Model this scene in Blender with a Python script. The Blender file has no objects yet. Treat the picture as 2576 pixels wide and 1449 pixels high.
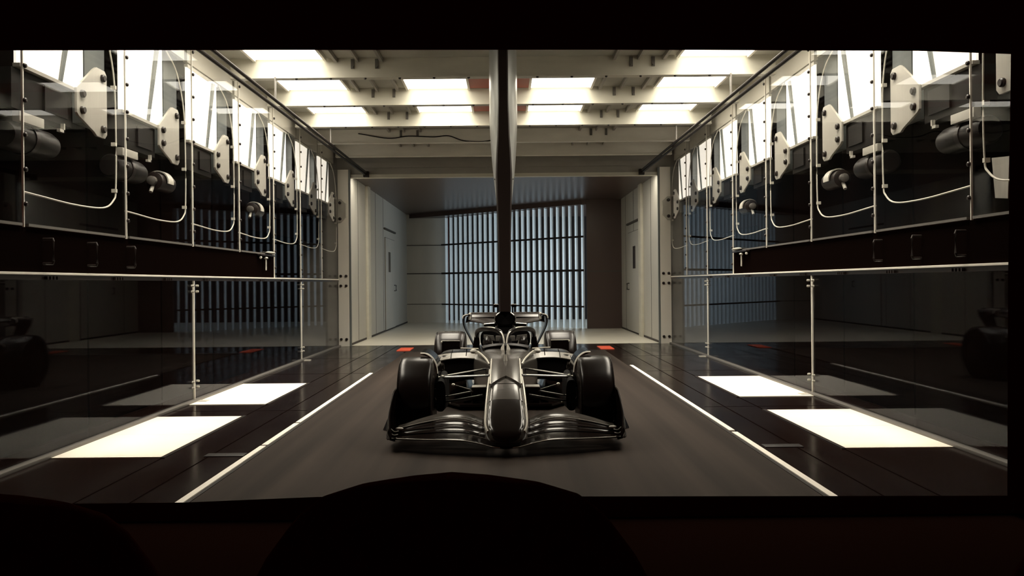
import bpy, bmesh, math, random
from mathutils import Vector, Matrix
random.seed(7)
PI = math.pi
C = bpy.context.scene.collection
SC = bpy.context.scene

# ------------------------------------------------------------------ camera
F_PX = 2033.0                      # focal length in pixels of the 2576 px frame
EYE = 1.39
cam_d = bpy.data.cameras.new('camera')
cam_d.sensor_width = 36.0
cam_d.lens = 36.0 * F_PX / 2576.0
cam_d.shift_x = 18.0 / 2576.0
cam_d.shift_y = -12.5 / 2576.0
cam_d.clip_start = 0.05
cam_d.clip_end = 200
cam = bpy.data.objects.new('camera', cam_d)
C.objects.link(cam)
ROLL = -0.009
cam.matrix_world = Matrix.Translation((0, 0, EYE)) @ Matrix.Rotation(PI / 2, 4, 'X') @ Matrix.Rotation(ROLL, 4, 'Z')
SC.camera = cam

# ------------------------------------------------------------------ world and exposure
w = bpy.data.worlds.new('world')
SC.world = w
w.use_nodes = True
w.node_tree.nodes['Background'].inputs[0].default_value = (1.0, 0.06, 0.04, 1)
w.node_tree.nodes['Background'].inputs[1].default_value = 0.020
SC.view_settings.view_transform = 'Standard'
SC.view_settings.look = 'None'
SC.view_settings.exposure = 0.0
SC.view_settings.gamma = 1.0
SC.view_settings.use_curve_mapping = False
SC.cycles.use_denoising = True
SC.cycles.max_bounces = 8
SC.cycles.transparent_max_bounces = 12
SC.cycles.caustics_reflective = False
SC.cycles.caustics_refractive = False

CEIL_L = 7.5        # radiance of the ceiling light panels
SIDE_L = 1.0         # radiance of the side light boxes
PANEL_LAMP_W = 33.0      # output of the unseen area lamp added under each ceiling panel, watts
WARM = (1.0, 0.92, 0.77)

# unseen cool area lamp added in the cross duct to light the vanes
ld = bpy.data.lights.new('duct_fill_light', 'AREA')
ld.shape = 'RECTANGLE'; ld.size = 4.0; ld.size_y = 3.4
ld.energy = 460; ld.color = (0.72, 0.88, 1.0)
lo = bpy.data.objects.new('duct_fill_light', ld); C.objects.link(lo)
lo.location = (7.6, 26.6, 1.9)
lo.rotation_euler = (PI / 2, 0, PI / 2)

# unseen narrow area lamps added to brighten the white floor rectangles
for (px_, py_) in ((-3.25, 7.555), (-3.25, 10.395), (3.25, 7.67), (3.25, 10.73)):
    dl = bpy.data.lights.new('floor_fill_light', 'AREA'); dl.shape = 'RECTANGLE'; dl.size = 0.80; dl.size_y = 1.85
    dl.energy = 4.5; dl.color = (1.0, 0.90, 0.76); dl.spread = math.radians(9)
    do = bpy.data.objects.new('floor_fill_light', dl); C.objects.link(do); do.location = (px_, py_, 4.19)

# ------------------------------------------------------------------ materials
def mat(name, col, rough=0.5, metal=0.0, noise=0.0, nscale=(20, 20, 20), rnoise=0.0, bump=0.0, spec=0.5, coat=0.0, emit=None, estr=0.0):
    m = bpy.data.materials.new(name); m.use_nodes = True
    nt = m.node_tree; b = nt.nodes['Principled BSDF']
    b.inputs['Base Color'].default_value = (*col, 1)
    b.inputs['Roughness'].default_value = rough
    b.inputs['Metallic'].default_value = metal
    b.inputs['Specular IOR Level'].default_value = spec
    b.inputs['Coat Weight'].default_value = coat
    b.inputs['Coat Roughness'].default_value = 0.06
    if emit:
        b.inputs['Emission Color'].default_value = (*emit, 1)
        b.inputs['Emission Strength'].default_value = estr
    if noise or rnoise or bump:
        tc = nt.nodes.new('ShaderNodeTexCoord'); mp = nt.nodes.new('ShaderNodeMapping')
        mp.inputs['Scale'].default_value = nscale
        nz = nt.nodes.new('ShaderNodeTexNoise'); nz.inputs['Scale'].default_value = 1.0
        nz.inputs['Detail'].default_value = 4.0
        nt.links.new(tc.outputs['Object'], mp.inputs['Vector']); nt.links.new(mp.outputs['Vector'], nz.inputs['Vector'])
        if noise:
            mr = nt.nodes.new('ShaderNodeMapRange')
            mr.inputs['From Min'].default_value = 0.3; mr.inputs['From Max'].default_value = 0.7
            mr.inputs['To Min'].default_value = 1 - noise; mr.inputs['To Max'].default_value = 1 + noise
            mx = nt.nodes.new('ShaderNodeVectorMath'); mx.operation = 'SCALE'
            mx.inputs[0].default_value = col
            nt.links.new(nz.outputs['Fac'], mr.inputs['Value']); nt.links.new(mr.outputs['Result'], mx.inputs['Scale'])
            nt.links.new(mx.outputs['Vector'], b.inputs['Base Color'])
        if rnoise:
            mr2 = nt.nodes.new('ShaderNodeMapRange')
            mr2.inputs['From Min'].default_value = 0.3; mr2.inputs['From Max'].default_value = 0.7
            mr2.inputs['To Min'].default_value = max(0.02, rough - rnoise); mr2.inputs['To Max'].default_value = rough + rnoise
            nt.links.new(nz.outputs['Fac'], mr2.inputs['Value']); nt.links.new(mr2.outputs['Result'], b.inputs['Roughness'])
        if bump:
            bp = nt.nodes.new('ShaderNodeBump'); bp.inputs['Strength'].default_value = bump; bp.inputs['Distance'].default_value = 0.01
            nt.links.new(nz.outputs['Fac'], bp.inputs['Height']); nt.links.new(bp.outputs['Normal'], b.inputs['Normal'])
    return m

def glass_mat(name, tint=0.96, r0=0.011):
    m = bpy.data.materials.new(name); m.use_nodes = True
    nt = m.node_tree; nt.nodes.clear()
    out = nt.nodes.new('ShaderNodeOutputMaterial'); mx = nt.nodes.new('ShaderNodeMixShader')
    tr = nt.nodes.new('ShaderNodeBsdfTransparent'); tr.inputs[0].default_value = (tint, tint, tint, 1)
    gl = nt.nodes.new('ShaderNodeBsdfGlossy'); gl.inputs['Roughness'].default_value = 0.0
    gl.inputs[0].default_value = (0.92, 0.95, 1.0, 1)
    lw = nt.nodes.new('ShaderNodeLayerWeight'); lw.inputs['Blend'].default_value = 0.5
    pw = nt.nodes.new('ShaderNodeMath'); pw.operation = 'POWER'; pw.inputs[1].default_value = 5.0
    ma = nt.nodes.new('ShaderNodeMath'); ma.operation = 'MULTIPLY_ADD'; ma.inputs[1].default_value = 0.26; ma.inputs[2].default_value = r0
    nt.links.new(lw.outputs['Facing'], pw.inputs[0]); nt.links.new(pw.outputs[0], ma.inputs[0])
    nt.links.new(ma.outputs[0], mx.inputs[0]); nt.links.new(tr.outputs[0], mx.inputs[1]); nt.links.new(gl.outputs[0], mx.inputs[2])
    nt.links.new(mx.outputs[0], out.inputs[0])
    return m

M = {
    'black_floor': mat('polished_black_floor', (0.0090, 0.0045, 0.0036), 0.18, rnoise=0.06, nscale=(3, 0.7, 1), spec=0.26),
    'belt': mat('brown_rubber_belt', (0.027, 0.0200, 0.0162), 0.75, noise=0.45, nscale=(4, 0.10, 1), spec=0.08),
    'floor_rect_white': mat('white_floor_rectangle', (0.86, 0.80, 0.70), 0.4, noise=0.03, nscale=(2, 2, 2)),
    'line_white': mat('white_line_paint', (0.88, 0.83, 0.74), 0.4, noise=0.05, nscale=(30, 6, 1)),
    'red': mat('red_enamel', (0.75, 0.10, 0.045), 0.5),
    'red_dull': mat('dull_red_paint', (0.42, 0.13, 0.10), 0.6),
    'hall_floor': mat('pale_gloss_floor', (0.86, 0.82, 0.71), 0.28, noise=0.04, nscale=(2, 1, 1)),
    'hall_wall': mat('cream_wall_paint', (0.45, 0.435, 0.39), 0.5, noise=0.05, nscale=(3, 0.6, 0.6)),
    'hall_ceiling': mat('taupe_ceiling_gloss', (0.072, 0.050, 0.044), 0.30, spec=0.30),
    'seam': mat('dark_seam', (0.085, 0.078, 0.072), 0.9, spec=0.05),
    'ceil': mat('ceiling_grey_paint', (0.40, 0.39, 0.34), 0.6, noise=0.12, nscale=(1.5, 1.5, 1)),
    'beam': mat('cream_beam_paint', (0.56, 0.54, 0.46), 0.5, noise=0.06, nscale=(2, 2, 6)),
    'beam_dark': mat('taupe_beam_paint', (0.30, 0.28, 0.25), 0.55, noise=0.08, nscale=(2, 2, 6)),
    'lamp': mat('lit_diffuser', (0.9, 0.88, 0.82), 0.5, emit=WARM, estr=CEIL_L),
    'fill_strip': mat('fill_strip_diffuser', (0.9, 0.88, 0.82), 0.5, emit=WARM, estr=25.0),
    'sidelamp': mat('lit_side_diffuser', (0.9, 0.88, 0.82), 0.5, emit=(1.0, 0.92, 0.79), estr=SIDE_L),
    'lamp_frame': mat('white_lamp_frame', (0.75, 0.72, 0.65), 0.5),
    'alu': mat('pale_aluminium', (0.86, 0.82, 0.73), 0.35),
    'steel': mat('brushed_pale_steel', (0.44, 0.42, 0.37), 0.38, noise=0.04, nscale=(4, 60, 4)),
    'post': mat('grey_post_paint', (0.15, 0.165, 0.158), 0.5, noise=0.15, nscale=(2, 2, 1)),
    'fascia': mat('cream_fascia_paint', (0.62, 0.59, 0.51), 0.5, noise=0.04, nscale=(2, 2, 2)),
    'black': mat('matt_black_panel', (0.0042, 0.0022, 0.0018), 1.0, spec=0.0),
    'dark_metal': mat('dark_metal', (0.016, 0.0105, 0.009), 0.35, spec=0.4),
    'grey_metal': mat('mid_grey_metal', (0.13, 0.12, 0.108), 0.4),
    'rail': mat('dark_rail_paint', (0.018, 0.013, 0.011), 0.55, spec=0.2),
    'cable': mat('cream_cable', (0.70, 0.67, 0.58), 0.45),
    'vane': mat('pale_vane_metal', (0.52, 0.55, 0.55), 0.42, noise=0.10, nscale=(4, 4, 0.5)),
    'carbon': mat('black_carbon', (0.0050, 0.0031, 0.0026), 0.13, spec=0.22),
    'nose': mat('satin_grey_lacquer', (0.050, 0.044, 0.038), 0.20, noise=0.10, nscale=(6, 6, 6), spec=0.36, coat=0.08),
    'nose_dark': mat('satin_charcoal_lacquer', (0.0095, 0.0070, 0.0060), 0.19, spec=0.28),
    'satin': mat('satin_charcoal', (0.010, 0.0075, 0.0065), 0.28, spec=0.28),
    'tyre': mat('tyre_rubber', (0.0080, 0.0054, 0.0046), 0.27, noise=0.1, nscale=(10, 10, 10), spec=0.24),
    'chrome_and_glint': mat('polished_metal_and_glint', (0.82, 0.78, 0.69), 0.34, metal=0.55),  # serves metal fittings and the tubes imitating edge highlights
    'inlet': mat('inlet_black', (0.004, 0.003, 0.003), 0.7, spec=0.1),
    'seat': mat('dark_seat_leather', (0.04, 0.008, 0.005), 0.9, spec=0.0, noise=0.2, nscale=(30, 30, 30)),
    'surround': mat('dark_red_black_drape', (0.075, 0.012, 0.008), 0.9, spec=0.0),
    'carpet': mat('dark_carpet', (0.008, 0.003, 0.002), 0.95, spec=0.0, noise=0.2, nscale=(60, 60, 60)),
    'glass': glass_mat('clear_glass'),
    'strut': mat('matt_strut_brown', (0.020, 0.0125, 0.0105), 0.6, spec=0.15),
    'duct': mat('dark_grey_duct', (0.016, 0.013, 0.012), 0.4, spec=0.3),
    'lip': mat('lit_band_lacquer', (0.20, 0.185, 0.16), 0.25, spec=0.5, coat=0.2),  # paler tone imitates light on the sidepod lip
    'box_beam': mat('brown_black_beam', (0.008, 0.006, 0.005), 0.5, spec=0.2),
    'fairing': mat('grey_fairing_metal', (0.30, 0.31, 0.30), 0.34, metal=0.35),
    'beam_bounce_lit': mat('bounce_lit_beam_paint', (0.80, 0.77, 0.68), 0.5, noise=0.06, nscale=(2, 2, 6)),  # lighter beam copy imitates bounce light on the far beams
    'vane_gap_dark': mat('vane_gap_shade_paint', (0.02, 0.016, 0.015), 0.9, spec=0.05),
    'slot': mat('dark_window_slot', (0.035, 0.028, 0.028), 0.2),
}

# ------------------------------------------------------------------ mesh builder
class MB:
    def __init__(s): s.v = []; s.f = []
    def add(s, vs, fs):
        o = len(s.v); s.v += [tuple(p) for p in vs]; s.f += [tuple(i + o for i in f) for f in fs]; return s
    def box(s, x0, x1, y0, y1, z0, z1):
        vs = [(x, y, z) for x in (x0, x1) for y in (y0, y1) for z in (z0, z1)]
        return s.add(vs, [(0, 1, 3, 2), (4, 6, 7, 5), (0, 4, 5, 1), (2, 3, 7, 6), (0, 2, 6, 4), (1, 5, 7, 3)])
    def loft(s, rings, cap=True, closed=False):
        n = len(rings[0]); vs = [p for r in rings for p in r]; fs = []
        m = len(rings)
        for i in range(m if closed else m - 1):
            a = i * n; b = ((i + 1) % m) * n
            for j in range(n):
                k = (j + 1) % n
                fs.append((a + j, a + k, b + k, b + j))
        if cap and not closed:
            fs.append(tuple(range(n))[::-1]); fs.append(tuple((m - 1) * n + j for j in range(n)))
        return s.add(vs, fs)
    def tube(s, pts, r, n=8, closed=False, flat=1.0):
        pts = [Vector(p) for p in pts]; m = len(pts); rings = []
        up = Vector((0, 0, 1))
        for i, p in enumerate(pts):
            a = pts[(i - 1) % m] if (closed or i > 0) else p
            b = pts[(i + 1) % m] if (closed or i < m - 1) else p
            t = (b - a).normalized()
            u = t.cross(up)
            if u.length < 1e-3: u = t.cross(Vector((1, 0, 0)))
            u.normalize(); v = u.cross(t).normalized()
            rr = r[i] if isinstance(r, (list, tuple)) else r
            rings.append([p + u * math.cos(2 * PI * j / n) * rr + v * math.sin(2 * PI * j / n) * rr * flat for j in range(n)])
        return s.loft(rings, closed=closed)
    def prism(s, poly, axis, a, b):
        def P(q, c):
            if axis == 'x': return (c, q[0], q[1])
            if axis == 'y': return (q[0], c, q[1])
            return (q[0], q[1], c)
        return s.loft([[P(q, a) for q in poly], [P(q, b) for q in poly]])
    def lathe(s, prof, n=32, axis='x', c=(0, 0, 0)):
        rings = []
        for (a, r) in prof:
            ring = []
            for j in range(n):
                t = 2 * PI * j / n
                if axis == 'x': ring.append((c[0] + a, c[1] + r * math.cos(t), c[2] + r * math.sin(t)))
                elif axis == 'y': ring.append((c[0] + r * math.cos(t), c[1] + a, c[2] + r * math.sin(t)))
                else: ring.append((c[0] + r * math.cos(t), c[1] + r * math.sin(t), c[2] + a))
            rings.append(ring)
        return s.loft(rings)
    def ball(s, c, rx, ry, rz, n=14, m=8):
        rings = []
        for i in range(m + 1):
            t = -PI / 2 + PI * (i + 0.02) / (m + 0.04)
            rings.append([(c[0] + rx * math.cos(t) * math.cos(2 * PI * j / n), c[1] + ry * math.cos(t) * math.sin(2 * PI * j / n), c[2] + rz * math.sin(t)) for j in range(n)])
        return s.loft(rings)
    def mesh(s, name, smooth=True, bevel=0.0, angle=35):
        me = bpy.data.meshes.new(name); me.from_pydata(s.v, [], s.f)
        bm = bmesh.new(); bm.from_mesh(me)
        bmesh.ops.recalc_face_normals(bm, faces=bm.faces)
        if bevel:
            es = [e for e in bm.edges if len(e.link_faces) == 2 and e.calc_face_angle(0) > 0.5]
            bmesh.ops.bevel(bm, geom=es, offset=bevel, segments=2, profile=0.7, affect='EDGES', clamp_overlap=True)
        bm.to_mesh(me); bm.free()
        if smooth:
            me.polygons.foreach_set('use_smooth', [True] * len(me.polygons))
            me.set_sharp_from_angle(angle=math.radians(angle))
        return me

def link(name, me, m, parent=None, loc=None):
    if m is not None and len(me.materials) == 0: me.materials.append(M[m])
    o = bpy.data.objects.new(name, me); C.objects.link(o)
    wl = Vector(loc) if loc is not None else Vector((0, 0, 0))
    if parent is not None:
        o.parent = parent
        pw = Vector(parent['_w']) if '_w' in parent.keys() else Vector((0, 0, 0))
        o.location = wl - pw
    else:
        o.location = wl
    o['_w'] = tuple(wl)
    return o
def part(name, mb, m, parent=None, loc=None, **k):
    return link(name, mb.mesh(name, **k), m, parent, loc)
def tag(o, label, cat, group=None):
    o['label'] = label; o['category'] = cat
    if group: o['group'] = group
    return o
def thing(name, loc, label, cat, group=None):
    o = bpy.data.objects.new(name, None); C.objects.link(o); o.location = loc; o['_w'] = tuple(loc)
    o.empty_display_size = 0.1
    return tag(o, label, cat, group)
def struct(name, mb, m, parent=None, **k):
    o = part(name, mb, m, parent, **k); o['kind'] = 'structure'; return o
ORD = ['nearest the camera', 'second from the camera', 'third from the camera', 'fourth from the camera', 'fifth from the camera',
       'sixth from the camera', 'seventh from the camera', 'farthest from the camera']
SIDE = {-1: 'left', 1: 'right'}
def lerp(tab, x):
    if x <= tab[0][0]: return tab[0][1]
    for (a, p), (b, q) in zip(tab, tab[1:]):
        if x <= b: return p + (q - p) * (x - a) / (b - a)
    return tab[-1][1]
def smooth_tab(tab, x):
    # Catmull-Rom through the table
    xs = [t[0] for t in tab]
    if x <= xs[0]: return tab[0][1]
    if x >= xs[-1]: return tab[-1][1]
    for i in range(len(tab) - 1):
        if xs[i] <= x <= xs[i + 1]:
            h = xs[i + 1] - xs[i]; t = (x - xs[i]) / h
            def sl(k):
                if k == 0: return (tab[1][1] - tab[0][1]) / (xs[1] - xs[0])
                if k == len(tab) - 1: return (tab[-1][1] - tab[-2][1]) / (xs[-1] - xs[-2])
                return (tab[k + 1][1] - tab[k - 1][1]) / (xs[k + 1] - xs[k - 1])
            m0 = sl(i) * h; m1 = sl(i + 1) * h
            return (2*t**3 - 3*t*t + 1) * tab[i][1] + (t**3 - 2*t*t + t) * m0 + (-2*t**3 + 3*t*t) * tab[i + 1][1] + (t**3 - t*t) * m1
def crom(pts, n=6):
    out = []
    P = [Vector(p) for p in pts]; P = [2 * P[0] - P[1]] + P + [2 * P[-1] - P[-2]]
    for i in range(1, len(P) - 2):
        for k in range(n):
            t = k / n
            out.append(0.5 * ((2 * P[i]) + (-P[i-1] + P[i+1]) * t + (2*P[i-1] - 5*P[i] + 4*P[i+1] - P[i+2]) * t*t + (-P[i-1] + 3*P[i] - 3*P[i+1] + P[i+2]) * t**3))
    out.append(P[-2]); return out

XW = 3.74            # half width of the glazed test section
D0, D1 = 4.95, 18.3  # its near and far end
ZC = 4.48            # ceiling of the test section
BELT = 2.085
HW = 3.50            # half width of the corridor behind
ZH = 3.87            # its ceiling
BAY0 = {-1: 6.29, 1: 6.47}
BAYL = {-1: 1.71, 1: 1.69}

# ================================================================== structure
fl = struct('floor', MB().box(-6, 6, D0 - 0.12, D1, -0.10, 0.0), 'black_floor', smooth=False)
for s in (-1, 1):            # joints of the floor plates beside the belt
    for xx in (2.42, 2.78):
        part('floor_joint', MB().box(s * xx - 0.006, s * xx + 0.006, D0, D1, 0.0, 0.0012), 'black', fl, smooth=False)
    for yy in (8.95, 12.6, 15.2):
        part('floor_joint', MB().box(min(s * 2.2, s * 3.7), max(s * 2.2, s * 3.7), yy - 0.005, yy + 0.005, 0.0, 0.0012), 'black', fl, smooth=False)
struct('floor_corridor', MB().box(-6, 10, D1, 31, -0.10, 0.004), 'hall_floor', smooth=False)
struct('floor_auditorium', MB().box(-7, 7, -1.5, D0 - 0.12, -0.10, 0.0), 'carpet', smooth=False)
# dark auditorium wall with the wide opening one looks through
ya, yb = 4.78, 4.94
def scr(px, py, d):                      # the opening's corners as measured, metres at distance d
    dx, dy = px - 1270.0, py - 712.0
    return ((dx + 0.009 * -dy) * d / F_PX, EYE - (dy + 0.009 * dx) * d / F_PX)
op_f = [scr(*p, ya) for p in ((-90, 127), (1500, 125), (2310, 128), (2543, 136), (2536, 700), (2534, 1247), (800, 1250), (465, 1264), (-90, 1270))]
cx_, cz_ = -.05, 1.4
op_b = [(cx_ + (x - cx_) * 1.07, max(.03, cz_ + (z - cz_) * 1.07)) for x, z in op_f]
n_o = len(op_f)
def outer(p, k):                         # matching point on the outer rectangle
    return [(-8, 6), (1.0, 6), (3.5, 6), (8, 6), (8, 1.5), (8, 0), (-1, 0), (-2, 0), (-8, 0)][k]
vs = [(x, ya, z) for x, z in op_f] + [(x, yb, z) for x, z in op_b] + [(outer(0, k)[0], ya, outer(0, k)[1]) for k in range(n_o)] + [(outer(0, k)[0], yb, outer(0, k)[1]) for k in range(n_o)]
fs = []
for k in range(n_o):
    q = (k + 1) % n_o
    fs += [(k, q, n_o + q, n_o + k), (2 * n_o + k, 2 * n_o + q, q, k), (n_o + k, n_o + q, 3 * n_o + q, 3 * n_o + k), (2 * n_o + k, 3 * n_o + k, 3 * n_o + q, 2 * n_o + q)]
mb = MB().add(vs, fs)
struct('wall_front', mb, 'surround', smooth=False)
# outer shell behind the glazing
for s in (-1, 1):
    struct('wall_' + SIDE[s], MB().box(min(s * 5.2, s * 5.3), max(s * 5.2, s * 5.3), D0, D1, -0.1, 4.9), 'black', smooth=False)
struct('ceiling', MB().box(-5.3, 5.3, D0, D1, ZC, ZC + 0.1), 'ceil', smooth=False)
# end wall of the test section above and beside the corridor mouth
mb = MB(); mb.box(-5.3, -HW, D1, D1 + 0.12, 0, ZC + 0.1); mb.box(HW, 5.3, D1, D1 + 0.12, 0, ZC + 0.1); mb.box(-HW, HW, D1, D1 + 0.12, ZH, ZC + 0.1)
wb = struct('wall_back', mb, 'beam_dark', smooth=False)
part('lip', MB().box(-HW, HW, D1 - 0.05, D1 + 0.10, ZH - 0.075, ZH), 'beam', wb, smooth=False)
part('fascia_board', MB().box(-3.3, 3.3, D1 - 0.03, D1, 4.02, 4.14), 'beam_dark', wb, smooth=False)
# corridor
CB = 28.9
for s in (-1, 1):
    mb = MB(); y1 = CB if s < 0 else 24.2
    mb.box(min(s * HW, s * (HW + 0.1)), max(s * HW, s * (HW + 0.1)), D1 + 0.12, y1, 0, ZH)
    wl = struct('wall_corridor_' + SIDE[s], mb, 'hall_wall', smooth=False)
    x0 = s * HW
    part('pilaster', MB().box(min(x0, x0 - s * 0.07), max(x0, x0 - s * 0.07), 20.35, 20.75, 0, ZH), 'beam', wl, bevel=0.01)
    for yy in (19.3, 21.9, 23.3):
        part('wall_seam', MB().box(min(x0, x0 - s * 0.006), max(x0, x0 - s * 0.006), yy, yy + 0.012, 0, ZH), 'seam', wl, smooth=False)
    part('skirting', MB().box(min(x0, x0 - s * 0.012), max(x0, x0 - s * 0.012), D1 + 0.12, y1, 0, 0.05), 'seam', wl, smooth=False)
struct('wall_end_left', MB().box(-HW - 0.1, -2.1, CB, CB + 0.1, 0, ZH), 'hall_wall', smooth=False)
struct('wall_duct', MB().box(-2.1, 9.5, 30.4, 30.5, 0, ZH), 'vane_gap_dark', smooth=False)  # near-black colour imitates the shade seen between the vanes
mb = MB(); mb.loft([[(-3.4, CB, 3.73), (-2.3, CB, 3.73), (-2.3, CB, ZH), (-3.4, CB, ZH)], [(2.3, 24.25, 3.73), (2.9, 24.25, 3.73), (2.9, 24.25, ZH), (2.3, 24.25, ZH)]])
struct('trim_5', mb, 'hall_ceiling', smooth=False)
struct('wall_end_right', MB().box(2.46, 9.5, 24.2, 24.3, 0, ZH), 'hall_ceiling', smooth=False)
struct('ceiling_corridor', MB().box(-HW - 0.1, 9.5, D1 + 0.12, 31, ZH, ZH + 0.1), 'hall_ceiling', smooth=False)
mb = MB()
for (z, t) in ((2.76, .025), (1.75, .035), (.66, .02)): mb.box(-HW, -2.2, CB - 0.02, CB, z - t / 2, z + t / 2)
struct('trim_1', mb, 'seam', smooth=False)
mb = MB()
for z in (1.72,): mb.box(2.5, HW, 24.19, 24.2, z - .02, z + .02)
struct('trim_2', mb, 'seam', smooth=False)
for i, (s, ya_, yb_) in enumerate(((-1, 23.6, 25.6), (1, 20.9, 22.8))):
    x = s * HW
    def bx(a, b, y0, y1, z0, z1): return MB().box(min(x - s * a, x - s * b), max(x - s * a, x - s * b), y0, y1, z0, z1)
    d = struct('door_%d' % (i + 1), bx(0, 0.03, ya_, yb_, 0.05, 2.75), 'hall_wall', bevel=0.008)
    part('door_gap', bx(0, 0.012, ya_ - .014, yb_ + .014, 0.035, 2.765), 'seam', d, smooth=False)
    part('door_window', bx(0.028, 0.036, ya_ + .55, ya_ + .95, 1.75, 2.35), 'slot', d, smooth=False)
    mb = MB(); mb.tube([(x - s * .03, yb_ - .25, 1.35), (x - s * .09, yb_ - .25, 1.35), (x - s * .09, yb_ - .25, 1.18), (x - s * .03, yb_ - .25, 1.18)], .018, 6)
    part('door_handle', mb, 'dark_metal', d)
    part('door_rail', bx(0.0, 0.05, ya_ - .2, yb_ + .1, 2.98, 3.03), 'seam', d, smooth=False)

# ---- turning vanes at the far end (each vane is a part)
vt = thing('turning_vane_screen', (0.15, 26.5, 0), 'screen of tall pale upright vanes closing the far end of the corridor', 'vane screen')
A = Vector((-2.15, 28.75, 0)); B = Vector((2.44, 24.25, 0)); NV = 26
prof = []
for k in range(9):
    t = PI / 2 * (k / 8); R = .108
    th = 0.012 + 0.02 * math.sin(PI * k / 8)
    prof.append(((R + th / 2), t))
inner = [((.108 - (0.012 + 0.02 * math.sin(PI * k / 8)) / 2), PI / 2 * k / 8) for k in range(8, -1, -1)]
poly = [(.108 - r * math.cos(t) - .05, r * math.sin(t) - .05) for (r, t) in prof + inner]
vane_me = MB().prism(poly, 'z', 0.004, 3.72).mesh('vane')
for k in range(NV):
    p = A.lerp(B, (k + .5) / NV)
    link('vane', vane_me, 'vane', vt, (p.x, p.y, 0.0))
dirv = (B - A).normalized(); nrm = Vector((-dirv.y, dirv.x, 0))
if nrm.y > 0: nrm = -nrm
for z, h in ((2.76, .028), (1.75, .032), (.66, .024)):
    p0 = A + nrm * .12; p1 = B + nrm * .12
    mb = MB(); q = nrm * .02
    mb.loft([[p0 + q + Vector((0, 0, z - h)), p0 - q + Vector((0, 0, z - h)), p0 - q + Vector((0, 0, z + h)), p0 + q + Vector((0, 0, z + h))],
             [p1 + q + Vector((0, 0, z - h)), p1 - q + Vector((0, 0, z - h)), p1 - q + Vector((0, 0, z + h)), p1 + q + Vector((0, 0, z + h))]])
    part('cross_bar', mb, 'dark_metal', vt, smooth=False)

t = thing('corridor_fill_strip', (0, 18.57, ZH), 'hidden light strip added behind the lip of the corridor mouth', 'strip light')  # unseen emitter added to brighten the corridor floor near its mouth
part('diffuser', MB().box(-3.3, 3.3, 18.45, 18.69, ZH - .012, ZH - .004), 'fill_strip', t, smooth=False)
part('housing', MB().box(-3.33, 3.33, 18.43, 18.71, ZH - .006, ZH - .0005), 'lamp_frame', t, smooth=False)

# ================================================================== belt, floor plates
bl = thing('rolling_belt', (0, 11.0, 0), 'wide brown rubber rolling belt under the racing car', 'belt')
part('belt_surface', MB().box(-BELT + .065, BELT - .065, D0 + .02, 16.4, 0.0, 0.010), 'belt', bl, smooth=False)
part('belt_end', MB().box(-BELT + .02, BELT - .02, 16.4, 16.52, 0.0, 0.010), 'dark_metal', bl, smooth=False)
for s, segs in ((-1, ((D0 + .02, 6.93), (6.97, 8.05), (8.10, 12.55))), (1, ((D0 + .02, 7.38), (7.46, 13.4)))):
    es = thing('belt_edge_strip', (s * BELT, 9, 0), 'thin white strip along the %s edge of the brown belt' % SIDE[s], 'strip', 'belt edge strips')
    for (a, b) in segs:
        part('strip_segment', MB().box(s * BELT - .026, s * BELT + .026, a, b, 0.0, 0.014), 'line_white', es, smooth=False)
    part('edge_channel', MB().box(s * (BELT - .048) - .014, s * (BELT - .048) + .014, D0 + .02, 13.4, 0.0, 0.012), 'dark_metal', es, smooth=False)
bolt_me = MB().lathe([(0, .011), (.004, .011), (.006, .008)], 8, 'z').mesh('bolt')
for (s, a, b, lab) in ((-1, 6.55, 8.56, 'white rectangle on the floor by the left glass wall, nearer one'),
                       (-1, 9.42, 11.37, 'white rectangle on the floor by the left glass wall, farther one'),
                       (1, 6.67, 8.67, 'white rectangle on the floor by the right glass wall, nearer one'),
                       (1, 9.69, 11.77, 'white rectangle on the floor by the right glass wall, farther one')):
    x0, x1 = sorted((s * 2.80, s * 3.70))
    tp = thing('floor_rectangle', (s * 3.25, (a + b) / 2, 0), lab, 'floor plate', 'white floor rectangles')  # flat white rectangle in two halves, bordered on its inner side
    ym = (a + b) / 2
    part('plate', MB().box(x0, x1, a, ym - .002, 0.0, 0.006), 'floor_rect_white', tp, smooth=False)
    part('plate', MB().box(x0, x1, ym + .002, b, 0.0, 0.006), 'floor_rect_white', tp, smooth=False)
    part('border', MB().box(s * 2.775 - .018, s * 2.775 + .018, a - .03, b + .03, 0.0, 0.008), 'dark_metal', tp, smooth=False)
for s in (-1, 1):
    tr_ = tag(part('marker_plate', MB().box(s * 2.12 - .14, s * 2.12 + .14, 16.75, 17.5, 0.0, 0.012), 'red', bevel=.004),
              'small red plate on the black floor %s of the car' % SIDE[s], 'plate', 'red floor plates')
for s, x, y in ((-1, -2.30, 6.62), (1, 2.32, 6.79)):
    tag(part('floor_hatch', MB().box(x - .16, x + .16, y - .06, y + .06, 0, .006), 'duct', bevel=.002),
        'small grey hatch flush in the black floor, %s side of the belt' % SIDE[s], 'hatch', 'grey floor hatches')

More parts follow.
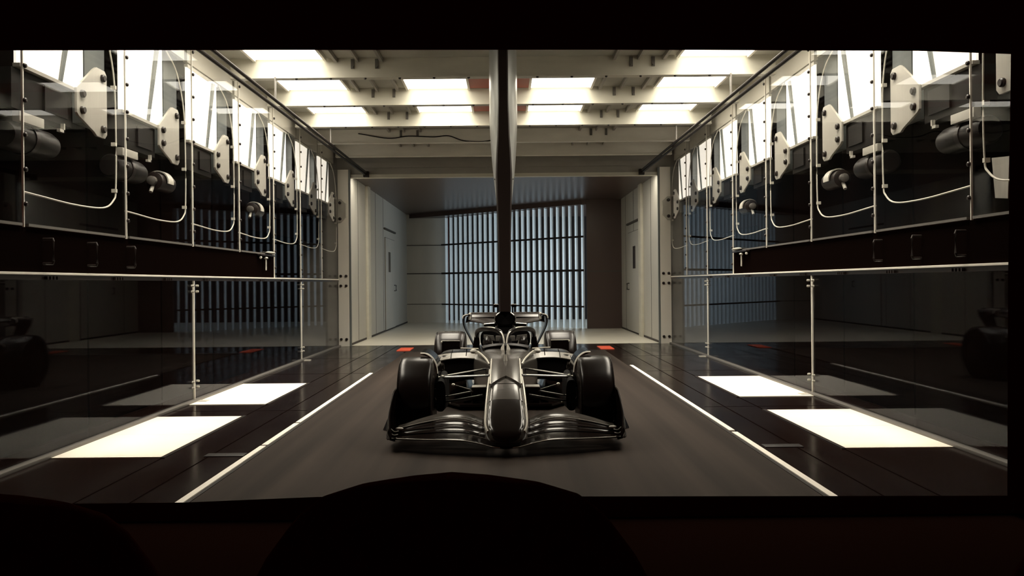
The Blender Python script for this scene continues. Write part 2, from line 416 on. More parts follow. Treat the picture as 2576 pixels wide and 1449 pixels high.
# ================================================================== ceiling beams and lights
BD = [5.9 + 1.71 * k for k in range(8)]          # 5.9 ... 17.87
beam_bolt = MB().lathe([(0, .018), (-.012, .018), (-.02, .011)], 8, 'z').mesh('bolt')
bord = 0
for i, y in enumerate(BD):
    vis = y > 10.5
    lab = ('cream transverse ceiling beam, %s of the visible beams' % ['nearest', 'second nearest', 'third nearest', 'fourth nearest', 'farthest'][min(4, i - 3)]) if vis else 'cream transverse ceiling beam above the near end of the belt, %s from the opening' % ['first', 'second', 'third'][i]
    bt = thing('ceiling_beam', (0, y, 4.22), lab, 'beam', 'transverse ceiling beams')
    m_ = 'beam' if i < 6 else 'beam_bounce_lit'
    part('web', MB().box(-XW + .02, XW - .02, y, y + .05, 4.22, ZC), m_, bt, smooth=False)
    part('flange', MB().box(-XW + .02, XW - .02, y - .03, y + .10, 4.205, 4.22), m_, bt, smooth=False)
    if vis and i < 6:
        for k in range(-6, 7):
            link('bolt', beam_bolt, 'dark_metal', bt, (k * .47, y, 4.205))
    if vis and i < 7:
        for xk in (-2.05, -1.72, 1.75, 2.05):       # hangers on the web
            mb = MB(); mb.box(xk - .022, xk + .022, y - .02, y, 4.33, 4.46); mb.lathe([(-.03, .02), (0, .02)], 8, 'y', (xk, y - .01, 4.36))
            part('hanger', mb, 'grey_metal', bt)
frame_me = {}
n_l = {-1: 0, 1: 0}
NEARN = ['nearest', 'second nearest', 'third nearest', 'fourth nearest', 'fifth nearest']
for i in range(5):
    ya_, yb_ = BD[i] + .12, BD[i + 1] - .06
    cols = [-2.9, 2.86] + ([-1.02, .90] if i >= 3 else [])
    for xc in cols:
        s = 1 if xc > 0 else -1
        where = 'outer' if abs(xc) > 2 else 'inner'
        if i >= 2:
            row = {2: 'nearest visible row', 3: 'middle row', 4: 'farthest lit row'}[i]
            lab = 'bright rectangular ceiling light, %s %s column, %s' % (where, SIDE[s], row)
        else:
            lab = 'bright rectangular ceiling light over the near end of the belt, %s column, %s' % (SIDE[s], ['first', 'second'][i])
        t = thing('ceiling_light', (xc, (ya_ + yb_) / 2, ZC - .03), lab, 'ceiling light', 'ceiling lights')
        part('diffuser', MB().box(xc - .46, xc + .46, ya_, yb_, ZC - .03, ZC - .012), 'lamp', t, smooth=False)
        dl = bpy.data.lights.new('panel_area_lamp', 'AREA'); dl.shape = 'RECTANGLE'; dl.size = .90; dl.size_y = yb_ - ya_ - .04
        dl.energy = PANEL_LAMP_W; dl.color = WARM; dl.spread = math.radians(115)
        do = bpy.data.objects.new('panel_area_lamp', dl); C.objects.link(do); do.location = (xc, (ya_ + yb_) / 2, ZC - .034)
        for e in (-1, 1):
            part('frame_side', MB().box(xc + e * .4825 - .0175, xc + e * .4825 + .0175, ya_ - .03, yb_ + .03, ZC - .05, ZC), 'lamp_frame', t, smooth=False)
for i, lab in ((3, 'dull red ceiling panel behind the strut, nearer row'), (4, 'dull red ceiling panel behind the strut, farther row')):
    tag(part('ceiling_panel', MB().box(-.52, .40, BD[i] + .12, BD[i + 1] - .02, ZC - .02, ZC - .004), 'red_dull', smooth=False), lab, 'ceiling panel', 'red ceiling panels')
# slim ribs crossing the unlit ceiling fields
for i in range(2, 7):
    for xk, w_ in ((-2.28, .02), (-1.98, .014), (-1.66, .02), (1.52, .02), (1.85, .014), (2.2, .02)):
        row = ['first', 'second', 'third', 'fourth', 'fifth'][i - 2]
        pos = {-2.28: 'outer left', -1.98: 'middle left', -1.66: 'inner left', 1.52: 'inner right', 1.85: 'middle right', 2.2: 'outer right'}[xk]
        tag(part('ceiling_rib', MB().box(xk - w_, xk + w_, BD[i] + .06, BD[i + 1], ZC - .06, ZC - .001), 'beam_dark', smooth=False),
            'slim ceiling rib, %s line, %s visible row of the ceiling' % (pos, row), 'rib', 'slim ceiling ribs')
# loose cable on the fourth beam
pts = crom([(-2.9, BD[6] - .02, 4.40), (-2.3, BD[6] - .02, 4.30), (-1.9, BD[6] - .02, 4.34), (-1.4, BD[6] - .02, 4.32), (-1.1, BD[6] - .02, 4.34), (-.8, BD[6] - .02, 4.24), (-.4, BD[6] - .02, 4.22), (0, BD[6] - .02, 4.30)])
tag(part('ceiling_cable', MB().tube(pts, .012, 6), 'dark_metal'), 'dark cable drooping along a ceiling beam left of the strut', 'cable')
# double rails below the ceiling
for s in (-1, 1):
    t = thing('ceiling_rail', (s * 3.08, 12, 3.85), 'dark twin pipe rail running along the top of the %s glass wall' % SIDE[s], 'rail', 'twin ceiling rails')
    part('pipe', MB().tube([(s * 3.12, D0 + .1, 3.80), (s * 3.12, 18.22, 3.86)], .024, 10), 'rail', t)
    part('pipe', MB().tube([(s * 3.08, D0 + .1, 3.90), (s * 3.10, 18.22, 3.90)], .024, 10), 'rail', t)
    part('end_fitting', MB().box(s * 3.10 - .06, s * 3.10 + .06, 18.14, 18.25, 3.80, 3.93), 'rail', t, bevel=.01)
    for y in (7.5, 11.0, 14.5):
        part('rail_bracket', MB().box(s * 3.10 - .01, s * 3.10 + .01, y - .015, y + .015, 3.92, 4.22), 'grey_metal', t, smooth=False)

# ================================================================== glazed side walls
edge_bolt_me = {}
for s in (-1, 1): edge_bolt_me[s] = MB().lathe([(0, .020), (-s * .012, .020), (-s * .02, .012)], 8, 'x').mesh('bolt')
plate_bolt = {}
for s in (-1, 1): plate_bolt[s] = MB().lathe([(0, .036), (-s * .02, .036), (-s * .03, .026), (-s * .03, .012)], 12, 'x').mesh('bolt')
br_me, strip_me = {}, {}
for s in (-1, 1):
    # bracket plate, local: y from bay start, z absolute
    poly = [(1.17, 3.40), (1.22, 3.43), (1.37, 3.43), (1.41, 3.39), (1.41, 2.83), (1.37, 2.79), (1.22, 2.79), (1.17, 2.82), (.90, 2.915), (.87, 2.94), (.87, 3.16), (.90, 3.185)]
    br_me[s] = MB().prism(poly, 'x', s * 3.775, s * 3.80).mesh('bracket_plate', bevel=.006)
def xb(s, a, b, y0, y1, z0, z1, mb=None):
    mb = mb or MB()
    return mb.box(min(s * a, s * b), max(s * a, s * b), y0, y1, z0, z1)
for s in (-1, 1):
    sd = SIDE[s]; b0, bl_ = BAY0[s], BAYL[s]
    for k in range(-1, 7):
        y0 = b0 + bl_ * k; y1 = min(y0 + bl_, 18.14)
        ya_ = max(y0, D0 + .01); o = ORD[k + 1]
        zb = 1.89 if k < 4 else 1.52
        # --- glass panel with bright bolted edge strip
        t = thing('glass_wall_panel', (s * XW, y0, zb), 'tall upper glass panel with bright bolted edge on the %s wall, %s' % (sd, o), 'glass panel', 'upper glass panels of the %s wall' % sd)
        part('pane', xb(s, XW, XW + .012, ya_ + .01, y1 - .01, zb, ZC - .01), 'glass', t, smooth=False)
        part('bottom_edge', xb(s, XW - .01, XW + .015, ya_ + .05, y1 - .03, zb - .022, zb), 'grey_metal' if k < 4 else 'dark_metal', t, smooth=False)
        if y0 > D0:
            part('edge_strip', xb(s, XW - .006, XW + .012, y0 - .0065, y0 + .0065, zb - .03, ZC - .01), 'alu', t, bevel=.004)
            for j in range(10):
                z = zb + .15 + j * .27
                link('bolt', edge_bolt_me[s], 'dark_metal', t, (s * (XW - .006), y0 + .012, z))
        # --- light box behind the glass
        if y0 + .92 > D0 + .2:
            t = thing('light_box', (s * 3.84, y0 + .5, 3.6), 'bright white light box behind the upper %s glass, %s' % (sd, o), 'light box', 'side light boxes')
            ys = max(y0 + .07, D0 + .02)
            part('diffuser', xb(s, 3.83, 3.85, ys, y0 + 1.08, 3.16, 4.04), 'sidelamp', t, smooth=False)
            part('top_frame', xb(s, 3.815, 3.86, ys, y0 + 1.09, 4.04, 4.075), 'lamp_frame', t, smooth=False)
            part('bottom_frame', xb(s, 3.80, 3.86, ys, y0 + 1.09, 3.13, 3.16), 'steel', t, smooth=False)
            mb = MB(); yy = y0 + .35
            mb.loft([[(s * 3.80, yy + .30, 3.16), (s * 3.82, yy + .30, 3.16), (s * 3.82, yy + .335, 3.16), (s * 3.80, yy + .335, 3.16)],
                     [(s * 3.80, yy + .52, 4.04), (s * 3.82, yy + .52, 4.04), (s * 3.82, yy + .60, 4.04), (s * 3.80, yy + .60, 4.04)]])
            part('diagonal_stay', mb, 'post', t, smooth=False)
            part('fascia', xb(s, 3.82, 3.87, ys, y1 - .02, 4.10, ZC), 'fascia', t, smooth=False)
        # --- grey column
        if y0 + 1.3 > D0:
            t = tag(part('grey_column', xb(s, 3.98, 4.10, (y0 + 1.10) * 1.04, min((y0 + 1.47) * 1.04, 18.12), 2.95, 4.28), 'post', bevel=.006),
                    'grey upright column behind the %s glass beside a light box, %s' % (sd, o), 'column', 'grey columns behind the glass')
        # --- hexagonal bracket with four bolts
        if not (s < 0 and k < 0):
            t = thing('bracket', (s * 3.79, y0 + 1.0, 2.8), 'pale hexagonal bolted bracket plate on the %s wall, %s' % (sd, o if s > 0 else ORD[k] if k < 6 else ORD[7]), 'bracket', 'hexagonal bracket plates')
            link('bracket_plate', br_me[s], 'steel', t, (0, y0, 0))
            for (yy, zz) in ((1.32, 3.35), (1.32, 2.87), (.95, 3.12), (.95, 2.975)):
                link('bolt', plate_bolt[s], 'dark_metal', t, (s * 3.775, y0 + yy, zz))
            # --- cream cable loop
            L = bl_
            pts = crom([(s * 3.80, y0 + 1.10, 4.06), (s * 3.77, y0 + 1.34, 3.85), (s * 3.765, y0 + 1.52, 3.45), (s * 3.765, y0 + 1.56, 2.9), (s * 3.765, y0 + 1.55, 2.35),
                        (s * 3.765, y0 + 1.50, 2.22), (s * 3.765, y0 + 1.30, 2.13), (s * 3.765, y0 + .80, 2.11), (s * 3.765, y0 + .25, 2.13), (s * 3.765, y0 + .03, 2.14)], 5)
            c = thing('cable', (s * 3.765, y0 + 1.4, 2.2), 'thin cream cable hanging in a loop behind the %s glass, %s' % (sd, o if s > 0 else ORD[k] if k < 6 else ORD[7]), 'cable', 'looped cables behind the glass')
            part('cord', MB().tube(pts, .0085, 6), 'cable', c)
            for zz in (3.3, 2.75, 2.3):
                part('cable_clip', xb(s, 3.755, 3.80, y0 + 1.53, y0 + 1.56, zz, zz + .035), 'cable', c, smooth=False)
        # --- dark backing beam and panel below the light boxes
        t = thing('backing_panel', (s * 3.9, y0 + .5, 1.9), 'dark backing panel below a light box on the %s wall, %s' % (sd, o), 'panel', 'dark backing panels')
        ys = max(y0 + .02, D0 + .02)
        part('panel', xb(s, 4.13, 4.16, ys, y1 - .02, 0.02 if k < 4 else 2.3, 3.13), 'black', t, smooth=False)
        if y0 + .9 > D0 + .1:
            part('box_beam', xb(s, 3.84, 3.97, ys, y0 + .90, 2.80, 3.12), 'box_beam', t, bevel=.01)
            part('beam_plate', xb(s, 3.82, 3.84, y0 + .45, y0 + .80, 2.86, 3.08), 'box_beam', t, smooth=False)
    # --- motors, ducts, clamps
    for k, o in ((1, 'nearer one'), (3, 'farther one')):
        y0 = b0 + bl_ * k + (1.05 if s < 0 else 1.2); xc = s * 3.86
        t = thing('actuator_motor', (xc, y0, 2.5), 'dark actuator motor with pale clamp under a bracket on the %s wall, %s' % (sd, o), 'motor', 'actuator motors')
        ring = lambda yy, r: [(xc + r * math.cos(2 * PI * j / 16), yy, 2.55 + r * math.sin(2 * PI * j / 16)) for j in range(16)]
        part('motor_body', MB().loft([ring(y0 - .16, .07), ring(y0 - .15, .10), ring(y0 + .22, .10), ring(y0 + .24, .08)]), 'dark_metal', t)
        arc = [(xc + .115 * math.cos(a), y0 + .02, 2.55 + .115 * math.sin(a)) for a in [PI * (-.05 + 1.1 * j / 14) for j in range(15)]]
        mb = MB(); mb.loft([[(p[0], p[1] - .07, p[2]) for p in arc] + [(xc + (p[0] - xc) * 1.12, p[1] - .07, 2.55 + (p[2] - 2.55) * 1.12) for p in arc[::-1]],
                            [(p[0], p[1] + .07, p[2]) for p in arc] + [(xc + (p[0] - xc) * 1.12, p[1] + .07, 2.55 + (p[2] - 2.55) * 1.12) for p in arc[::-1]]])
        part('clamp', mb, 'steel', t)
        mb = MB(); mb.tube([(xc, y0 + .0, 2.66), (xc, y0 - .10, 2.58), (xc, y0 - .22, 2.42)], .02, 8)
        part('clamp_arm', mb, 'steel', t)
        part('motor_cap', MB().lathe([(0, .05), (-.05, .05), (-.06, .03)], 12, 'y', (xc, y0 - .16, 2.55)), 'grey_metal', t)
    for k, o in ((0, 'nearer one'), (1, 'farther one')):
        y0 = b0 + bl_ * k; xc = s * 3.93
        t = thing('air_duct', (xc, y0 + .4, 2.6), 'grey rounded air duct below the box beam on the %s wall, %s' % (sd, o), 'duct', 'rounded air ducts')
        part('duct_body', MB().lathe([(.05, .10), (.08, .12), (.62, .12), (.70, .10), (.74, .05)], 20, 'y', (xc, y0, 2.60)), 'duct', t)
        part('duct_band', MB().lathe([(.30, .12), (.30, .13), (.36, .13), (.36, .12)], 20, 'y', (xc, y0, 2.60)), 'dark_metal', t)
        part('duct_plate', xb(s, 3.80, 3.86, y0 + .06, y0 + .40, 2.70, 2.78), 'steel', t, bevel=.006)
        mb = MB(); mb.box(min(s * 3.79, s * 3.82), max(s * 3.79, s * 3.82), y0 + .62, y0 + .70, 2.72, 2.745); mb.box(min(s * 3.79, s * 3.82), max(s * 3.79, s * 3.82), y0 + .68, y0 + .70, 2.72, 2.80)
        part('duct_hook', mb, 'steel', t, smooth=False)
    # pale hanging plates in the nearest bay
    for j, yy in enumerate((5.30, 5.82) if s < 0 else (5.86, 6.16)):
        mb = MB(); mb.loft([[(s * 3.84, yy, 2.0), (s * 3.86, yy, 2.0), (s * 3.86, yy + .16, 2.02), (s * 3.84, yy + .16, 2.02)],
                            [(s * 3.84, yy - .02, 2.32), (s * 3.86, yy - .02, 2.32), (s * 3.86, yy + .20, 2.34), (s * 3.84, yy + .20, 2.34)]])
        tag(part('hanging_plate', mb, 'steel', smooth=False), 'pale tapered plate hanging at the near end of the %s wall, %s' % (sd, ['nearer one', 'farther one'][j]), 'plate', 'pale hanging plates')
    # U handles between the rails
    for j, yy in enumerate((6.55, 7.25, 8.0)):
        h = [(s * 3.74, yy, 1.58), (s * 3.66, yy, 1.58), (s * 3.655, yy, 1.60), (s * 3.655, yy, 1.76), (s * 3.66, yy, 1.78), (s * 3.74, yy, 1.78)]
        tag(part('pull_handle', MB().tube(h, .011, 8), 'dark_metal'), 'dark U-shaped pull handle above the %s rail, %s' % (sd, ['nearest', 'middle one', 'farthest'][j]), 'handle', 'pull handles')
    # latch clamps at the end of the raised panels
    y0 = b0 + bl_ * 4 - .35
    t = thing('latch_clamp', (s * 3.70, y0, 1.6), 'pale latch clamp under the raised glass panels of the %s wall' % sd, 'latch', 'latch clamps')
    part('latch_cap', MB().ball((s * 3.70, y0, 1.90), .05, .22, .022), 'steel', t)
    part('latch_stem', MB().tube([(s * 3.70, y0 - .25, 1.80), (s * 3.70, y0 - .25, 1.62)], .012, 8), 'steel', t)
    part('latch_knob', MB().ball((s * 3.70, y0 - .25, 1.81), .035, .035, .02), 'steel', t)
    part('latch_screw', MB().ball((s * 3.70, y0 - .52, 1.81), .022, .022, .022), 'steel', t)
    part('latch_bar', xb(s, 3.685, 3.74, y0 - .55, y0 + .2, 1.845, 1.865), 'dark_metal', t, smooth=False)
    # --- the bright horizontal rail and the lower glass
    t = thing('glass_rail', (s * XW, 12, 1.5), 'long bright horizontal rail at eye level on the %s glass wall' % sd, 'rail', 'horizontal glass rails')
    part('rail_bar', xb(s, XW - .02, XW + .02, D0 + .02, 18.14, 1.490, 1.510), 'alu', t, bevel=.004)
    part('rail_base', xb(s, XW - .01, XW + .02, D0 + .02, 18.14, 1.45, 1.490), 'dark_metal', t, smooth=False)
    for j in range(9):
        yy = 5.4 + j * 1.15
        for q in range(4): part('rail_tooth', xb(s, XW - .035, XW - .01, yy + q * .05, yy + q * .05 + .02, 1.452, 1.478), 'dark_metal', t, smooth=False)
    part('filler_panel', xb(s, XW + .01, XW + .03, D0 + .02, b0 + 4 * bl_, 1.515, 1.86), 'black', t, smooth=False)
    posts = [b0 + bl_ * 2, b0 + bl_ * 5]
    cuts = [D0 + .02] + posts + [18.2]
    for j in range(3):
        struct('window_%d' % (j + 1 + (3 if s > 0 else 0)), xb(s, XW, XW + .012, cuts[j] + .012, cuts[j + 1] - .012, 0.03, 1.45), 'glass', smooth=False)
    for j, yy in enumerate(posts):
        t = thing('glass_post', (s * XW, yy, 0), 'thin bright upright post in the lower %s glass wall, %s' % (sd, ['nearer one', 'farther one'][j]), 'post', 'lower glass posts')
        part('post', xb(s, XW - .008, XW + .014, yy - .009, yy + .009, 0.0, 1.45), 'alu', t, bevel=.003)
        part('foot', xb(s, XW - .16, XW + .05, yy - .06, yy + .06, 0.0, .012), 'steel', t, bevel=.003)
        for zz in (1.32, .17):
            for dy in (-.07, .07):
                for dz in (0, .07):
                    part('glass_clamp', MB().lathe([(0, .014), (-s * .03, .014), (-s * .035, .008)], 8, 'x', (s * XW, yy + dy, zz + dz)), 'steel', t)
    struct('baseboard_' + sd, xb(s, XW - .05, XW + .03, D0 + .02, 18.2, 0.0, .028), 'grey_metal', bevel=.004)
    # dark back wall directly behind the lower glass
    struct('trim_%d' % (3 if s < 0 else 4), xb(s, 4.6, 4.65, D0, D1, 0, 4.4), 'black', smooth=False)
    # end post at the corridor mouth
    t = thing('end_post', (s * 3.6, 18.24, 0), 'pale bolted end post of the %s glass wall at the corridor mouth' % sd, 'post', 'end posts')
    part('post_body', xb(s, 3.50, 3.74, 18.155, 18.24, 0.0, ZH + .1), 'alu', t, bevel=.008)
    part('post_side', xb(s, 3.46, 3.50, 18.17, 18.24, 0.0, ZH + .1), 'post', t, smooth=False)
    for zz in (1.58, 1.36, .16):
        for xx in (3.56, 3.68):
            part('post_bolt', MB().lathe([(0, .03), (-.04, .03), (-.05, .02)], 10, 'y', (s * xx, 18.155, zz)), 'dark_metal', t)
    poly = [(3.74, 3.30), (3.66, 3.30), (3.55, 3.20), (3.55, 2.9), (3.66, 2.78), (3.74, 2.78)]
    poly = [(s * p[0], p[1]) for p in poly]
    part('post_bracket', MB().prism(poly, 'y', 18.115, 18.155), 'steel', t, smooth=False)
    for zz in (3.22, 2.86):
        part('post_bolt', MB().lathe([(0, .035), (-.03, .035), (-.04, .02)], 10, 'y', (s * 3.68, 18.115, zz)), 'dark_metal', t)

# ================================================================== strut
t = thing('support_strut', (0, 9.75, 1.0), 'tall dark airfoil strut holding the car from the ceiling', 'strut')
def core(z, h):
    return [(-h * .8, 9.44, z), (h * .8, 9.44, z), (h, 9.48, z), (h, 9.95, z), (h * .4, 10.2, z), (-h * .4, 10.2, z), (-h, 9.95, z), (-h, 9.48, z)]
part('strut_core', MB().loft([core(z, h) for z, h in ((1.056, .069), (1.95, .078), (2.3, .088), (2.67, .097), (2.9, .088), (3.1, .075), (3.5, .061), (4.475, .060))]), 'strut', t)
for s in (-1, 1):
    rings = []
    for z, h in ((2.25, .084), (2.40, .096), (2.67, .125), (2.85, .141), (3.05, .156), (3.35, .170), (3.8, .170), (4.475, .168)):
        rings.append([(s * .050, 9.54, z), (s * (.050 + (h - .05) * .40), 9.60, z), (s * (.050 + (h - .05) * .80), 9.72, z), (s * h, 9.90, z), (s * h * .9, 10.10, z), (s * h * .5, 10.35, z), (s * .02, 10.5, z), (s * .02, 9.9, z)])
    part('fairing', MB().loft(rings), 'fairing', t)
    part('fairing_screw', MB().ball((s * .105, 9.72, 2.64), .012, .012, .012), 'dark_metal', t)

# ================================================================== racing car
car = thing('racing_car', (0, 9.2, 0), 'black open-wheel racing car with halo and wide front wing on the belt', 'car')
def rsec(y, hw, z0, z1, n=40, e=3.2, etop=None):
    zc = (z0 + z1) / 2; hh = (z1 - z0) / 2; out = []
    for j in range(n):
        a = 2 * PI * j / n; c, q = math.cos(a), math.sin(a)
        ee = etop if (etop and q > 0) else e
        out.append((math.copysign(abs(c) ** (2 / ee), c) * hw, y, zc + math.copysign(abs(q) ** (2 / ee), q) * hh))
    return out
# nose cone and chassis
NT = {'hw': [(6.60, .075), (6.63, .125), (6.68, .155), (6.76, .168), (7.0, .166), (7.3, .158), (7.7, .150), (7.95, .152)],
      'z0': [(6.60, .105), (6.63, .088), (6.68, .082), (6.76, .082), (7.0, .11), (7.3, .16), (7.7, .22), (7.95, .23)],
      'z1': [(6.60, .155), (6.63, .195), (6.68, .235), (6.76, .285), (7.0, .395), (7.3, .505), (7.7, .60), (7.95, .645)]}
ys = [6.60, 6.61, 6.63, 6.65, 6.68, 6.72, 6.76, 6.82, 6.9, 7.0, 7.15, 7.3, 7.5, 7.7, 7.85, 7.95]
def nz(key, y): return smooth_tab(NT[key], y)
rings = [rsec(y, nz('hw', y), nz('z0', y), nz('z1', y), e=2.6, etop=4.5) for y in ys]
nose = part('nose_cone', MB().loft(rings), 'nose', car, angle=60)
# seams across the nose and tubes imitating its side highlights
for y in (7.30, 7.0):
    hw, zt = nz('hw', y), nz('z1', y)
    part('nose_seam', MB().loft([[(q[0] * 1.004, q[1], q[2] + .002) for q in rsec(y - .004, hw, nz('z0', y), zt, e=2.6, etop=4.5)],
                                 [(q[0] * 1.004, q[1], q[2] + .002) for q in rsec(y + .004, hw, nz('z0', y), zt, e=2.6, etop=4.5)]], cap=False), 'nose_dark', nose)
# dark rounded nose tip shell
tipr = [[(q[0] * 1.012, q[1] - .004, q[2] + .001) for q in rsec(y, nz('hw', y) * .93, nz('z0', y) + .004, nz('z1', y) + .003, e=2.6, etop=4.5)] for y in (6.598, 6.63, 6.68, 6.76, 6.85, 6.95, 7.0)]
part('nose_tip', MB().loft(tipr), 'nose_dark', nose, angle=60)
# raised V-fronted vanity panel
def top(y): return nz('z1', y)
mb = MB(); rings = []
for j in range(13):
    x = -.135 + .27 * j / 12; yf = 7.26 + abs(x) / .135 * -.0 + (1 - abs(x) / .135) * .20
    yb2 = 7.93
    hump = lambda y: top(y) - .012 * (abs(x) / .135) ** 4
    rings.append([(x, yf, hump(yf) - .01), (x, yf, hump(yf) + .016), (x, (yf + yb2) / 2, hump((yf + yb2) / 2) + .022), (x, yb2, hump(yb2) + .020), (x, yb2, hump(yb2) - .02)])
part('vanity_panel', mb.loft(rings), 'nose', nose)
for s in (-1, 1):
    part('panel_edge_glint', MB().tube([(s * .136, 7.26, top(7.26) + .010), (s * .136, 7.6, top(7.6) + .014), (s * .136, 7.93, top(7.93) + .014)], .007, 6), 'chrome_and_glint', nose)  # pale tube stands in for light on the panel edge
    # pale tube stands in for the highlight along the nose edge
    pts = [(s * nz('hw', y) * 1.0, y, nz('z1', y) - (.055 if y > 6.8 else .055 - (6.8 - y) * .1)) for y in (6.66, 6.70, 6.76, 6.85, 7.0, 7.2, 7.4, 7.6, 7.8)]
    part('nose_edge_glint', MB().tube(crom(pts, 3), .010, 6, flat=1.6), 'chrome_and_glint', nose)
CT = [(7.95, .152, .23, .645), (8.1, .185, .20, .665), (8.3, .235, .16, .685), (8.55, .29, .13, .695), (8.8, .33, .12, .655), (9.1, .36, .10, .625), (9.5, .37, .09, .63), (9.9, .34, .09, .66), (10.4, .28, .09, .60), (11.2, .18, .10, .48), (11.9, .09, .16, .38)]
ch = part('chassis', MB().loft([rsec(y, h, a, b, e=3.0, etop=5.0) for y, h, a, b in CT]), 'nose', car, angle=50)
for s in (-1, 1):
    part('chassis_edge_glint', MB().tube(crom([(s * .160, 7.97, .600), (s * .19, 8.1, .63), (s * .243, 8.3, .655), (s * .295, 8.52, .672)], 4), .010, 6), 'chrome_and_glint', ch)  # pale tube imitates the highlight on the chassis shoulder
# windscreen lip and cockpit opening
op = MB().loft([[(x * .24, 8.66 + .0, .695 + .03 * (1 - x * x)) for x in [-1 + j / 8 for j in range(17)]] + [(x * .23, 8.72, .66) for x in [1 - j / 8 for j in range(17)]],
                [(x * .26, 8.70, .715 + .03 * (1 - x * x)) for x in [-1 + j / 8 for j in range(17)]] + [(x * .25, 8.76, .66) for x in [1 - j / 8 for j in range(17)]]])
part('windscreen', op, 'satin', ch)
part('cockpit_well', MB().loft([rsec(y, h, .50, z, e=4) for y, h, z in ((8.74, .22, .672), (9.0, .26, .66), (9.4, .27, .66), (9.62, .24, .67))]), 'inlet', ch)
for s in (-1, 1):
    part('headrest_pad', MB().ball((s * .21, 9.45, .70), .055, .22, .07), 'satin', ch)
    part('cockpit_bolster', MB().box(s * .20 - .055, s * .20 + .055, 9.55, 9.60, .665, .683), 'steel', ch, bevel=.004)
    part('cockpit_clip', MB().ball((s * .165, 9.52, .70), .014, .014, .014), 'steel', ch)
    mb = MB(); mb.loft([[(s * .12, 9.62, .70), (s * .26, 9.66, .735), (s * .26, 9.66, .775), (s * .14, 9.62, .765)], [(s * .12, 9.66, .70), (s * .26, 9.70, .735), (s * .26, 9.70, .775), (s * .14, 9.66, .765)]])
    part('headrest_wing', mb, 'grey_metal', ch, smooth=False)
    part('headrest_tab', MB().box(s * .085 - .03, s * .085 + .03, 9.58, 9.62, .70, .765), 'grey_metal', ch, bevel=.012)
part('cockpit_dark_back', MB().loft([rsec(9.715, .30, .58, .855, e=3.0), rsec(9.735, .30, .58, .855, e=3.0)]), 'inlet', ch)  # near-black plate added so the cockpit interior looks dark
part('helmet_rest', MB().ball((0, 9.42, .70), .075, .12, .10), 'inlet', ch)
# pitot
pt = MB().tube([(0, 7.86, .66), (0, 7.85, .80)], .005, 6); pt.tube([(0, 7.85, .80), (0, 7.72, .80)], .005, 6)
part('pitot_tube', pt, 'inlet', car)
part('pitot_base', MB().lathe([(0, .020), (.05, .011), (.07, .006)], 10, 'z', (0, 7.86, .645)), 'steel', car)
for s in (-1, 1):
    part('nose_sensor', MB().loft([[(s * .012, 8.46, .69), (s * .05, 8.46, .69), (s * .05, 8.56, .70), (s * .012, 8.56, .70)], [(s * .012, 8.50, .755), (s * .03, 8.50, .74), (s * .03, 8.55, .74), (s * .012, 8.55, .755)]]), 'steel', car)
# halo
hal = MB()
side = lambda s: crom([(s * .010, 8.70, .66), (s * .012, 8.74, .73), (s * .022, 8.80, .80), (s * .055, 8.86, .85), (s * .12, 8.93, .878), (s * .20, 9.03, .880), (s * .28, 9.20, .862), (s * .325, 9.45, .825), (s * .34, 9.72, .76), (s * .34, 9.95, .65)], 5)
halo = part('halo', MB().tube(side(-1), [.020] * 15 + [.027] * 31, 10, flat=1.0).tube(side(1), [.020] * 15 + [.027] * 31, 10, flat=1.0), 'satin', car)
for s in (-1, 1):
    p = side(s)
    part('halo_edge_glint', MB().tube([(q.x + s * .000, q.y - .018, q.z + .014 + (.004 if i > 15 else -.006)) for i, q in enumerate(p[4:38])], .0075, 6), 'chrome_and_glint', halo)  # pale tube imitates light catching the halo rim
    part('halo_mount', MB().tube([(s * .345, 9.75, .74), (s * .355, 9.80, .60)], [.03, .045], 10), 'carbon', halo)
# airbox, engine cover
AB = [(9.72, .118, .870, 1.035), (9.76, .130, .860, 1.045), (9.85, .132, .85, 1.05), (10.2, .12, .70, 1.03), (10.7, .10, .55, .95), (11.2, .07, .45, .82), (11.7, .035, .40, .66)]
ab = part('airbox', MB().loft([rsec(y, h, a, b, e=2.3) for y, h, a, b in AB]), 'carbon', car, angle=50)
part('intake', MB().loft([rsec(9.712, .10, .89, 1.015, e=2.3), rsec(9.73, .10, .89, 1.015, e=2.3)]), 'inlet', ab)
for s in (-1, 1):
    arc = [(s * .122 * math.sin(a), 9.715, .955 + .092 * math.cos(a)) for a in [.55 + .5 * j / 5 for j in range(6)]]
    part('intake_lip', MB().tube(arc, .009, 6), 'chrome_and_glint', ab)
part('engine_cover', MB().loft([rsec(y, h, a, b, e=2.4) for y, h, a, b in ((9.9, .17, .60, .86), (10.2, .20, .5, .84), (10.7, .19, .4, .74), (11.3, .12, .35, .58), (11.8, .06, .32, .45))]), 'carbon', car, angle=50)
for s in (-1, 1):
    part('camera_pod', MB().box(min(s * .078, s * .14), max(s * .078, s * .14), 9.80, 9.92, 1.095, 1.128), 'carbon', car, bevel=.008)
    part('camera_pod_glint', MB().box(min(s * .080, s * .138), max(s * .080, s * .138), 9.80, 9.90, 1.126, 1.134), 'chrome_and_glint', car, bevel=.003)  # pale cap imitates a highlight on top of the pod
    part('camera_stem', MB().box(s * .090 - .008, s * .090 + .008, 9.83, 9.90, 1.0, 1.10), 'carbon', car, smooth=False)
    part('shoulder_vane', MB().loft([[(s * .12, 9.86, .90), (s * .26, 9.92, .885), (s * .26, 9.92, .855), (s * .12, 9.86, .85)], [(s * .12, 10.0, .90), (s * .26, 10.02, .885), (s * .26, 10.02, .855), (s * .12, 10.0, .85)]]), 'carbon', car, smooth=False)
    part('vane_edge_glint', MB().tube([(s * .13, 9.86, .902), (s * .26, 9.91, .888)], .007, 6), 'chrome_and_glint', car)  # pale tube imitates a glint on the vane

